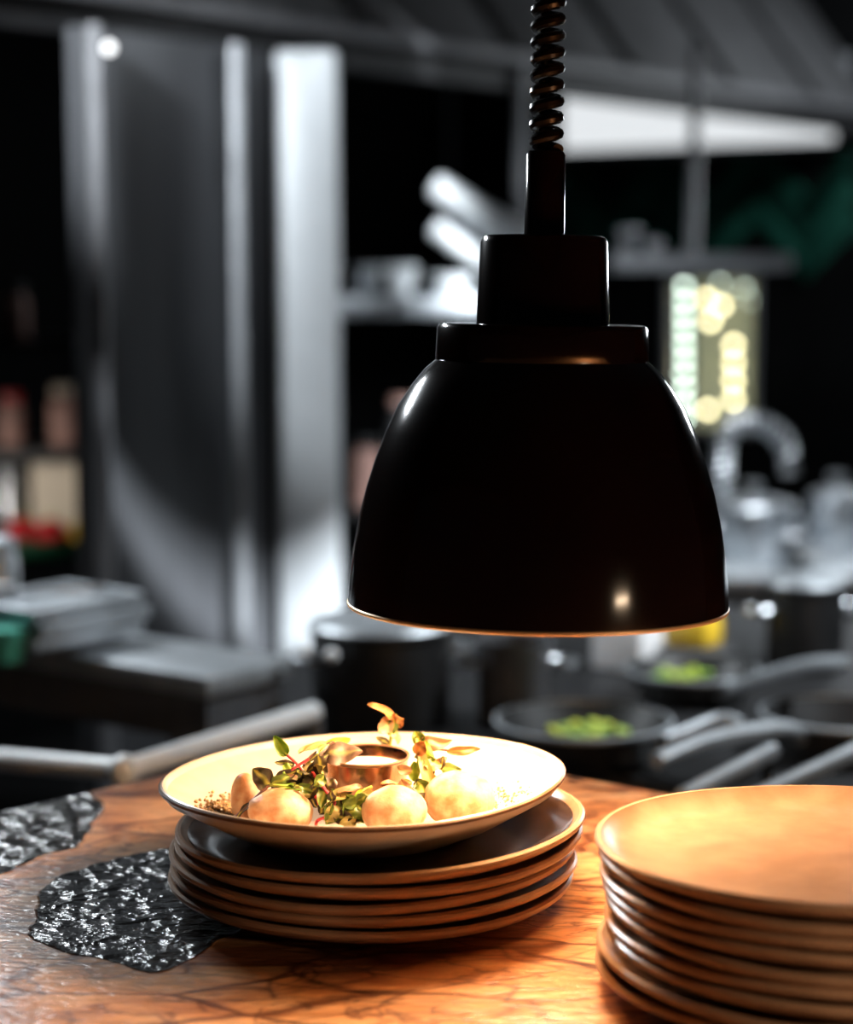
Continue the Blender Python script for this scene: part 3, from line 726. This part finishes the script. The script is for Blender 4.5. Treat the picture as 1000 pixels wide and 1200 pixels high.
cd = G().tube(pts, 6.9*q, 9).build('coiled_cord', M['cord'], lamp)
bulb = G().ball((0,0,.118), .030, .030, .032, sub=3).build('bulb', M['bulb'], lamp)
d = bpy.data.lights.new('bulb_light', 'POINT'); d.energy = 7.3; d.color = WARM; d.shadow_soft_size = .034
lo = bpy.data.objects.new('bulb_light', d); C.objects.link(lo); lo.parent = lamp; lo.location = (0, 0, .048)
# unseen lid on a hook, added out of frame to shadow the column
SPOT = Vector((1.0, 2.3, 1.20)); TGT = at_Y(330, 190, 3.58); lc = SPOT.lerp(TGT, .28)
ld = (TGT-SPOT).normalized(); lid_ = thing('shadow_lid', 'unseen round steel lid added to throw the round shadow on the column', 'lid', lc, ld.to_track_quat('Z', 'Y').to_euler())
G().lathe([(0,.014),(.09,.011),(.162,.001),(.173,0),(.173,-.002),(.162,-.001),(.09,.009),(0,.012)], 64).build('shadow_lid_body', M['steel'], lid_)
G().lathe([(0,.008),(.006,.008),(.006,-.01),(.016,-.015),(.016,-.022),(0,-.024)], 20).build('shadow_lid_knob', M['black'], lid_)
hk = thing('shadow_lid_hook', 'unseen thin black hook added to hold the shadow lid', 'hook', (lc.x, lc.y, CEIL))
G().tube([lc + Z*.150, Vector((lc.x, lc.y, CEIL-.001))], .004, 8).build('shadow_lid_rod', M['black'], hk, world=True)

# ------------------------------------------------------------------ kitchen beyond: left
AX = (V, U, Z)
# tubular rail around the end of the station
j = at_Y(146, 903, 1.80)
r0 = at_Y(-60, 885, 1.98); r1 = at_Y(368, 834, 2.06)
rail = thing('steel_rail', 'bright round steel rail turning a corner behind the counter', 'rail', (j.x, j.y, FLOOR))
G().tube([r0, j], .0105, 16).build('tube', M['white_metal'], rail, world=True)
G().tube([j, r1], .0105, 16).build('tube', M['white_metal'], rail, world=True)
G().ball(j, .0150, sub=3).build('corner_joint', M['white_metal'], rail, world=True)
G().tube([j - Z*.01, Vector((j.x, j.y, FLOOR))], .010, 12).build('post', M['steel'], rail, world=True)
for e_ in (r1,): G().tube([e_ - Z*.005, Vector((e_.x, e_.y, FLOOR))], .010, 12).build('post', M['dark_steel'], rail, world=True)
# steel bench
bc = at_z(258, 790, -.045)
bench = thing('steel_bench', 'steel work bench with a bright top edge at the left behind the rail', 'bench', (bc.x-.3, bc.y+.1, FLOOR))
cen = bc - V*.45 + U*.05
G().box(cen - Z*.012, (.90, .14, .024), AX, bev=.004).build('bench_top', M['steel_rough'], bench, world=True)
G().box(cen - Z*.052, (.88, .12, .05), AX).build('apron', M['dark_steel'], bench, world=True)
for sx in (-.42, .42):
    for sy in (-.045, .045): G().box(cen + V*sx + U*sy + Z*((FLOOR-.05)/2-.025), (.035, .035, -FLOOR-.076), AX).build('leg', M['dark_steel'], bench, world=True)
G().box(cen + Z*-.5, (.84, .11, .02), AX).build('lower_shelf', M['dark_steel'], bench, world=True)
tz = cen.z
def bx(name, label, cat, px, py, Y, size, m, rot=None, grp=None, bev=.004, parts=None):
    p = at_Y(px, py, Y); ax = rot or AX
    o = G().box((0,0,size[2]/2), size, ax, bev=bev).build(name, M[m] if isinstance(m, str) else m); o.location = p
    return tag(o, label, cat, grp)
# things on the bench: three shallow trays, a pan, a bain-marie pot, a cloth-like scraper
def tray(label, px, z, size, Y, grp):
    p = at_Y(px, 770, Y); p.z = z; sx, sy, h = size
    e = thing('steel_tray', label, 'tray', p, (0,0,ROOMROT), grp)
    g = G().box((0,0,.002), (sx-.02, sy-.02, .004))
    for (cx, cy, wx, wy) in ((0, sy/2-.006, sx, .012), (0, -sy/2+.006, sx, .012), (sx/2-.006, 0, .012, sy-.024), (-sx/2+.006, 0, .012, sy-.024)): g.box((cx, cy, h/2), (wx, wy, h), bev=.003)
    g.build('tray_body', M['steel_rough'], e); 
    return e
for k, lb_ in enumerate(('lowest shallow steel tray of the pile on the bench', 'middle steel tray of the pile on the bench', 'topmost steel tray of the pile on the bench')):
    tray(lb_, 62+8*(k % 2), tz + .0125 + .0165*k, (.13, .17, .015), 2.32, 'steel trays piled on the bench')
def lathe_thing(name, label, cat, p, prof, m, part='body', grp=None, seg=40):
    e = thing(name, label, cat, p, group=grp); G().lathe(prof, seg).build(part, M[m], e); return e
e = lathe_thing('steel_canister', 'tall steel canister at the left frame edge on the bench', 'canister', at_z(-2, 742, tz+.0005)*1, [(0,0),(.026,0),(.026,.09),(.022,.098),(.022,.100),(0,.100)], 'steel')
G().lathe([(0,.1),(.024,.1),(.024,.112),(.012,.118),(0,.118)], 32).build('lid', M['steel_rough'], e)
p = at_Y(82, 715, 2.34)
e = thing('kitchen_knife', 'flat steel blade lying on the topmost tray on the bench', 'knife', at_Y(70, 722, 2.32)); e.location.z = tz + .0125 + .0165*3
G().box((.0,0,.0035), (.10,.022,.006), (Vector((.96,.28,0)), Vector((-.28,.96,0)), Z), bev=.002).build('blade', M['steel'], e)
G().box((-.075,-.022,.007), (.06,.02,.013), (Vector((.96,.28,0)), Vector((-.28,.96,0)), Z), bev=.004).build('handle', M['steel_rough'], e)
e = lathe_thing('teal_tub', 'small teal plastic tub at the left edge of the bench', 'tub', at_z(8, 775, tz+.0005), [(0,0),(.018,0),(.022,.03),(.0235,.031),(.0235,.034),(0,.034)], 'teal')
G().lathe([(0,.034),(.0245,.034),(.0245,.038),(0,.039)], 32).build('lid', M['teal'], e)

# produce shelf far left
sc_ = at_Y(40, 640, 4.05); SZ = sc_.z
shf = thing('storage_rack', 'dark storage rack with produce and jars left of the steel column', 'rack', (sc_.x, sc_.y, FLOOR))
RX = (X, Y_, Z)
for zz in (SZ-.012, SZ+.19, SZ+.40, FLOOR+.15):
    G().box((sc_.x-.10, sc_.y+.06, zz), (.62, .30, .02), RX).build('shelf', M['black'], shf, world=True)
for sx in (-.40, .20):
    for sy in (-.08, .20): G().box((sc_.x+sx, sc_.y+sy, (FLOOR+.8)/2), (.02, .02, .8-FLOOR), RX).build('post', M['black'], shf, world=True)
def crate():
    p = at_Y(52, 640, 3.98); e = thing('green_crate', 'low green plastic crate holding red and yellow produce on the rack', 'crate', (p.x, p.y, SZ-.001))
    G().box((0,0,.003), (.22,.16,.006), RX).build('crate_floor', M['green_plastic'], e)
    for a, b_, c_, d_ in ((0,.078,.23,.006), (0,-.078,.23,.006), (.112,0,.006,.15), (-.112,0,.006,.15)): G().box((a,b_,.016), (c_,d_,.032), RX, bev=.002).build('side', M['green_plastic'], e)
    return p
cp = crate()
def pepper(px, py, m, r, label, sq=1.0):
    p = at_Y(px, py, 3.98); p.z = SZ + .008 + r*.9
    e = thing('bell_pepper', label, 'vegetable', p)
    def fn(q): return 1 + .07*cos(4*math.atan2(q.y, q.x))*(1-abs(q.z))
    G().ball((0,0,0), r*sq, r, r*.85, sub=3, fn=fn).build('flesh', M[m], e)
    G().tube([(0,0,r*.8), (.002,0,r*1.2)], .004, 8).build('stalk', M['stem_green'], e)
pepper(26, 606, 'red', .034, 'red pepper at the left of the green crate'); pepper(60, 608, 'red', .032, 'red pepper in the middle of the green crate'); pepper(101, 598, 'yellow', .034, 'yellow pepper at the right of the green crate', .95)
def jar(px, Y, z, r, h, m, lidm, label, name='storage_jar', grp=None):
    p = at_Y(px, 500, Y); e = thing(name, label, 'jar', (p.x, p.y, z), group=grp)
    G().lathe([(0,0),(r*.94,0),(r,.006),(r,h*.82),(r*.75,h*.9),(r*.75,h),(0,h)], 32).build('jar_body', M[m], e)
    G().lathe([(0,h),(r*.82,h),(r*.82,h+.018),(0,h+.02)], 32).build('lid', M[lidm], e)
s2, s3 = SZ+.2005, SZ+.4105
o = bx('cream_box', 'cream cardboard box standing behind the peppers on the rack', 'box', 80, 600, 4.16, (.14,.06,.165), 'paper', RX); o.location.z = SZ-.001
jar(10, 4.14, SZ-.001, .026, .13, 'steel', 'steel_rough', 'steel jar left of the cream box on the rack')
jar(76, 4.1, s2, .03, .10, 'pinkish', 'paper', 'pink brown jar on the middle shelf of the rack, near the column')
jar(14, 4.1, s2, .026, .085, 'pinkish', 'red', 'jar with a red lid on the middle shelf of the rack')
jar(20, 4.1, s3, .03, .09, 'pinkish', 'shadow_black', 'dull pink jar with black lid on the upper shelf of the rack')

# ------------------------------------------------------------------ kitchen beyond: the range
RT = -.13
ra = at_z(560, 930, RT)
rng_c = at_z(720, 800, RT)
rg = thing('cooking_range', 'black cooking range with pans behind the counter', 'range', (rng_c.x, rng_c.y, FLOOR))
cen = Vector((.42, 2.52, 0))
G().box(cen + Z*(RT-.015), (1.20, 1.0, .03), AX, bev=.004).build('range_top', M['black'], rg, world=True)
G().box(cen + Z*((RT-.03+FLOOR+.1)/2), (1.14, .94, RT-.03-FLOOR-.1), AX).build('range_body', M['dark_steel'], rg, world=True)
for sx in (-.5, .5):
    for sy in (-.4, .4): G().box(cen + V*sx + U*sy + Z*(FLOOR+.05), (.05,.05,.1), AX).build('foot', M['black'], rg, world=True)
def pot(label, px, Y, r, h, m, z=RT, lid=None, rivets=True, name='stock_pot', hand=0.0, dots=()):
    p = at_Y(px, 700, Y); e = thing(name, label, 'pot', (p.x, p.y, z+.001))
    G().lathe([(0,0),(r*.95,0),(r,.006),(r,h),(r*1.05,h+.003),(r*1.05,h+.008),(r*.96,h+.006),(r*.95,.008),(0,.008)], 48).build('pot_body', M[m], e)
    if lid:
        l = G().lathe([(0,h+.008),(r*1.02,h+.008),(r*1.05,h+.011),(r*1.0,h+.016),(r*.5,h+.026),(0,h+.028)], 48).build('lid', M[lid], e)
        G().lathe([(0,h+.028),(.009,h+.028),(.009,h+.04),(.017,h+.044),(.017,h+.052),(0,h+.054)], 20).build('lid_knob', M[lid], l)
    for sgn in (-1, 1):
        a0 = hand + (0 if sgn > 0 else pi)
        pp = [Vector((cos(a0+t)*(r+k), sin(a0+t)*(r+k), h*.78)) for t, k in ((-.28,-.001),(-.26,.018),(0,.028),(.26,.018),(.28,-.001))]
        hd = G().tube(smooth_path(pp, 4), .005, 8).build('handle', M['steel'], e)
    return e
pot('dark stock pot with a pale lid standing behind the steel rail', 447, 2.32, .080, .100, 'black', lid='steel_rough', hand=R(200))
spot_ = [o for o in C.objects if o.get('label','').startswith('dark stock pot with a pale lid')][0]
for kx, ky in ((358,763),(389,768)): G().ball(at_Y(kx, ky, 2.235), .008, sub=2).build('handle_boss', M['white_metal'], spot_, world=True)
pot('small dark saucepan behind the food bowl, right of the stock pot', 604, 2.30, .042, .09, 'dark_steel')
def pan(label, px, py, z, r, handle_to, food=None, m='black'):
    p = at_z(px, py, z); e = thing('frying_pan', label, 'pan', (p.x, p.y, RT+.001))
    h = z-RT
    G().lathe([(0,0),(r*.72,0),(r*.80,.006),(r*.99,h-.003),(r*1.0,h),(r*.97,h+.001),(r*.78,.010),(0,.008)], 56).build('pan_body', M[m], e)
    rm = G().lathe([(r*.965,h-.002),(r*1.01,h-.002),(r*1.015,h+.002),(r*.97,h+.003)], 56).build('rim', M['steel_rough'], e)
    q_ = Vector(handle_to) - Vector((p.x, p.y, RT+.001)); dxy = Vector((q_.x, q_.y, 0)).normalized()
    G().tube(smooth_path([dxy*r*.95 + Z*(h-.012), dxy*(r+.03) + Z*(h+.004), (dxy*(r+.03) + Z*(h+.004))*.4 + q_*.6 + Z*.008, q_], 6), .0085, 10).build('handle', M['steel_rough'], e)
    return e, p, h
pan('round frying pan with greens and pale rim behind the plate stacks', 684, 846, -.088, .094, at_z(868, 850, -.07))
p = at_z(690, 856, RT+.018)
def heap(label, p, rx, ry, m, n, seed, cat='food', name='chopped_greens'):
    rnd = random.Random(seed); g = G()
    for _ in range(n):
        a, k = rnd.uniform(0, 2*pi), math.sqrt(rnd.random()); rr = rnd.uniform(.004, .008)
        g.ball(p + Vector((cos(a)*k*rx, sin(a)*k*ry, rnd.uniform(0, .012)*(1-k))), rr, rr, rr*.6, sub=1)
    tag(g.build(name, M[m]), label, cat, kind='stuff')
M['limey'] = mat('yellow_green_vegetables', (.62,.66,.08), .5, col2=(.25,.42,.12), scale=50)
heap('yellow green vegetables in the round frying pan', p, .045, .03, 'limey', 60, 5)
pan('second frying pan with a curved handle at the right edge of the range', 985, 838, -.088, .085, at_z(770, 892, -.075), m='black')
pan('dark pan with a raised pale handle behind the second frying pan', 812, 786, -.095, .080, at_z(1000, 778, -.03), m='black')
heap('dark green herbs in the pan below the yellow block', at_z(792, 790, RT+.018), .045, .03, 'herb', 60, 6, name='herbs')
for k, (a, b_) in enumerate((((866,945),(1030,868)), ((800,935),(905,880)))):
    A, B = at_z(*a, -.06), at_z(*b_, -.06)
    e = thing('towel_bar', ('long slanting steel bar behind the right plate stack', 'shorter slanting steel bar left of the long one behind the plates')[k], 'bar', A)
    G().tube([A, B], .0085, 12).build('tube', M['steel_rough'], e, world=True)
    for q_ in (A.lerp(B, .06), A.lerp(B, .94)): G().tube([q_, Vector((q_.x, q_.y, RT))], .005, 8).build('bracket', M['black'], e, world=True)
# white box and yellow block on a low tray further back
p = at_Y(738, 770, 2.62); o = bx('white_box', 'plain white box under the right edge of the lamp shade', 'box', 738, 770, 2.62, (.075,.07,.075), 'white'); o.location.z = RT+.0005
p = at_Y(812, 768, 2.62); e = thing('butter_block', 'yellow block on a small stand right of the white box', 'food', (p.x, p.y, RT+.02))
G().box((0,0,.020), (.066,.05,.04), AX, bev=.008).build('block', M['yellow'], e)
e.location.z = RT + .030
G().lathe([(0,0),(.03,0),(.045,.0025),(.048,.006),(0,.006)], 32)
t = lathe_thing('small_plate', 'small dark plate under the yellow block', 'plate', (p.x, p.y, RT+.0005), [(0,0),(.035,0),(.05,.022),(.055,.027),(.05,.0285),(0,.0285)], 'dark_steel')
pot('dark pot with a bright knob at the right edge above the pans', 945, 2.62, .050, .10, 'black', lid='steel_rough', hand=R(10))

# back counter with shiny pots and the sink tap
BT = -.14
bcen = Vector((.80, 3.75, 0))
bk = thing('back_counter', 'steel counter along the far side holding shiny pots and a tap', 'counter', (bcen.x, bcen.y, FLOOR))
BAX = (X, Y_, Z)
G().box(bcen + Z*(BT-.015), (1.5, .6, .03), BAX, bev=.004).build('counter_top', M['steel_rough'], bk, world=True)
G().box(bcen + Z*((BT-.03+FLOOR)/2), (1.46, .56, BT-.03-FLOOR), BAX).build('counter_body', M['dark_steel'], bk, world=True)
pot('wide shiny steel pot on the far counter beside the lamp shade', 880, 3.66, .075, .085, 'steel', z=BT, lid='steel', name='steel_pot', hand=R(20))
pot('shiny steel pot at the right edge of the far counter', 978, 3.72, .050, .095, 'steel', z=BT, lid='steel', name='steel_pot', hand=R(60))
pot('small steel pot in front of the shiny pots on the far counter', 928, 3.50, .032, .05, 'steel', z=BT, name='steel_pot', hand=R(0))
# spring tap
tap = thing('spring_tap', 'tall kitchen tap with an arched coiled spring hose by the window', 'tap', Vector((at_Y(846, 600, 3.95).x, 3.95, BT)))
tp = tap.location
G().lathe([(0,0),(.03,0),(.03,.01),(.016,.014),(.014,.09),(0,.09)], 24).build('tap_body', M['steel'], tap)
path = smooth_path([tp + Z*.08, at_Y(848, 520, 3.95), at_Y(862, 497, 3.95), at_Y(884, 495, 3.95), at_Y(903, 502, 3.95), at_Y(917, 518, 3.95), at_Y(925, 538, 3.95)], 10)
G().tube(path, .010, 10).build('hose', M['dark_steel'], tap, world=True)
coil = []; acc = 0.0
for k in range(len(path)-1):
    a, b_ = path[k], path[k+1]; t = (b_-a).normalized(); n1 = Vector((0,1,0)); n2 = t.cross(n1).normalized(); ln = (b_-a).length
    m_ = 6
    for i in range(m_):
        acc += ln/m_; ph = 2*pi*acc/.017; coil.append(a.lerp(b_, i/m_) + (n1*cos(ph) + n2*sin(ph))*.0165)
G().tube(coil, .0042, 6).build('spring', M['steel'], tap, world=True)
e_ = path[-1]
G().lathe([(0,.02),(.012,.02),(.014,0),(.018,-.02),(.020,-.028),(0,-.028)], 20, c=e_-tp).build('spray_head', M['steel'], tap)

# middle shelf with bowls, posts and tubes
SY = 4.35
sh_l, sh_r = at_Y(402, 350, SY), at_Y(640, 350, SY); zs = at_Y(500, 348, SY).z
def shelf(name, label, x0, x1, y, z, dpt, th, m, posts):
    e = thing(name, label, 'shelf', ((x0+x1)/2, y, z-th))
    G().box(((x0+x1)/2, y+dpt/2, z-th/2), (x1-x0, dpt, th), BAX, bev=.004).build('board', M[m], e, world=True)
    for px_, zt_ in posts: G().tube([(px_, y+.05, z), (px_, y+.05, zt_)], .012, 14).build('post', M['grey_metal'], e, world=True)
    return e
pxA = at_Y(612, 200, SY).x; pxB = at_Y(817, 200, SY).x
shelf('wall_shelf', 'bright steel shelf with stacked bowls between the column and the lamp', sh_l.x-.03, pxA+.03, SY, zs, .22, .040, 'steel_rough', [(pxA, .80)])
zs2 = at_Y(820, 298, SY).z
shelf('wall_shelf', 'narrow grey steel shelf on a post below the herringbone tiles', at_Y(722, 300, SY).x, at_Y(928, 300, SY).x, SY, zs2, .16, .034, 'grey_metal', [(pxB, .85)])
def bowlthing(label, px, z, r, h, m='white_metal', grp=None, Y=SY+.10):
    p = at_Y(px, 320, Y); e = thing('mixing_bowl', label, 'bowl', (p.x, p.y, z), group=grp)
    G().lathe([(0,0),(r*.5,0),(r*.6,.004),(r*.9,h*.6),(r,h),(r*1.04,h+.002),(r*.97,h),(r*.86,h*.6),(r*.5,.008),(0,.007)], 40).build('bowl_body', M[m], e)
    G().lathe([(r*.99,h-.001),(r*1.05,h+.001),(r*1.05,h+.005),(r*.98,h+.004)], 40).build('rim', M[m], e)
bowlthing('steel bowl nearest the column on the bright shelf', 428, zs+.0005, .036, .060, 'steel')
bowlthing('pale bowl in the middle of the bright shelf', 470, zs+.0005, .034, .060, 'white_metal', Y=SY+.06)
bowlthing('low pale bowl on the bright shelf beside the lamp', 530, zs+.0005, .045, .040, 'white_metal', Y=SY+.06)
for k, (a, b_, r_) in enumerate((((508,216),(650,300),.0265), ((508,266),(600,330),.0210), ((520,240),(640,318),.016))):
    A, B = at_Y(*a, SY+.02), at_Y(*b_, SY+.02); 
    lab = ('thickest of the slanting steel tubes above the bright shelf', 'lowest slanting steel tube above the bright shelf', 'thin slanting steel tube between the two thicker ones')[k]
    if k == 2: A.y += .035; B.y += .035
    e = thing('rolling_pin', lab, 'tube', B)
    n_ = (B-A).normalized()
    G().tube([A, A + n_*.006, B], [r_*.8, r_, r_], 20).build('tube', M['white_metal'], e, world=True)
    G().tube([A - n_*.004, A], [r_*.5, r_*.6], 16).build('end_cap', M['steel'], e, world=True)
for k, (px_, py_) in enumerate(((730,268),(742,272),(746,310),(786,310))):
    pass
def cup_on(label, px, r, h, m, Y=SY+.05):
    p = at_Y(px, 300, Y); e = thing('steel_beaker', label, 'beaker', (p.x, p.y, zs2+.0005))
    G().lathe([(0,0),(r*.8,0),(r*.85,.004),(r,h),(r*1.04,h+.002),(r*.95,h),(r*.8,.006),(0,.006)], 28).build('beaker_body', M[m], e)
    G().lathe([(r*.98,h-.001),(r*1.08,h),(r*1.08,h+.004),(r*.97,h+.003)], 28).build('rim', M['steel'], e)
cup_on('steel beaker at the left end of the narrow grey shelf', 735, .022, .05, 'steel'); cup_on('second small steel beaker on the narrow grey shelf', 764, .018, .025, 'steel_rough')
# jars on a dark lower shelf between column and lamp
zs3 = at_Y(450, 600, SY).z
shelf('wall_shelf', 'black low shelf with dim jars between the column and the lamp', at_Y(400, 600, SY).x, at_Y(640, 600, SY).x, SY+.02, zs3, .2, .02, 'black', [(at_Y(640, 600, SY).x-.02, zs-.04)])
jar(430, SY+.1, zs3+.0005, .034, .13, 'pinkish', 'shadow_black', 'dim reddish jar on the low black shelf beside the column')
jar(470, SY+.1, zs3+.0005, .03, .22, 'shadow_black', 'pinkish', 'tall dark jar with pink lid on the low black shelf')
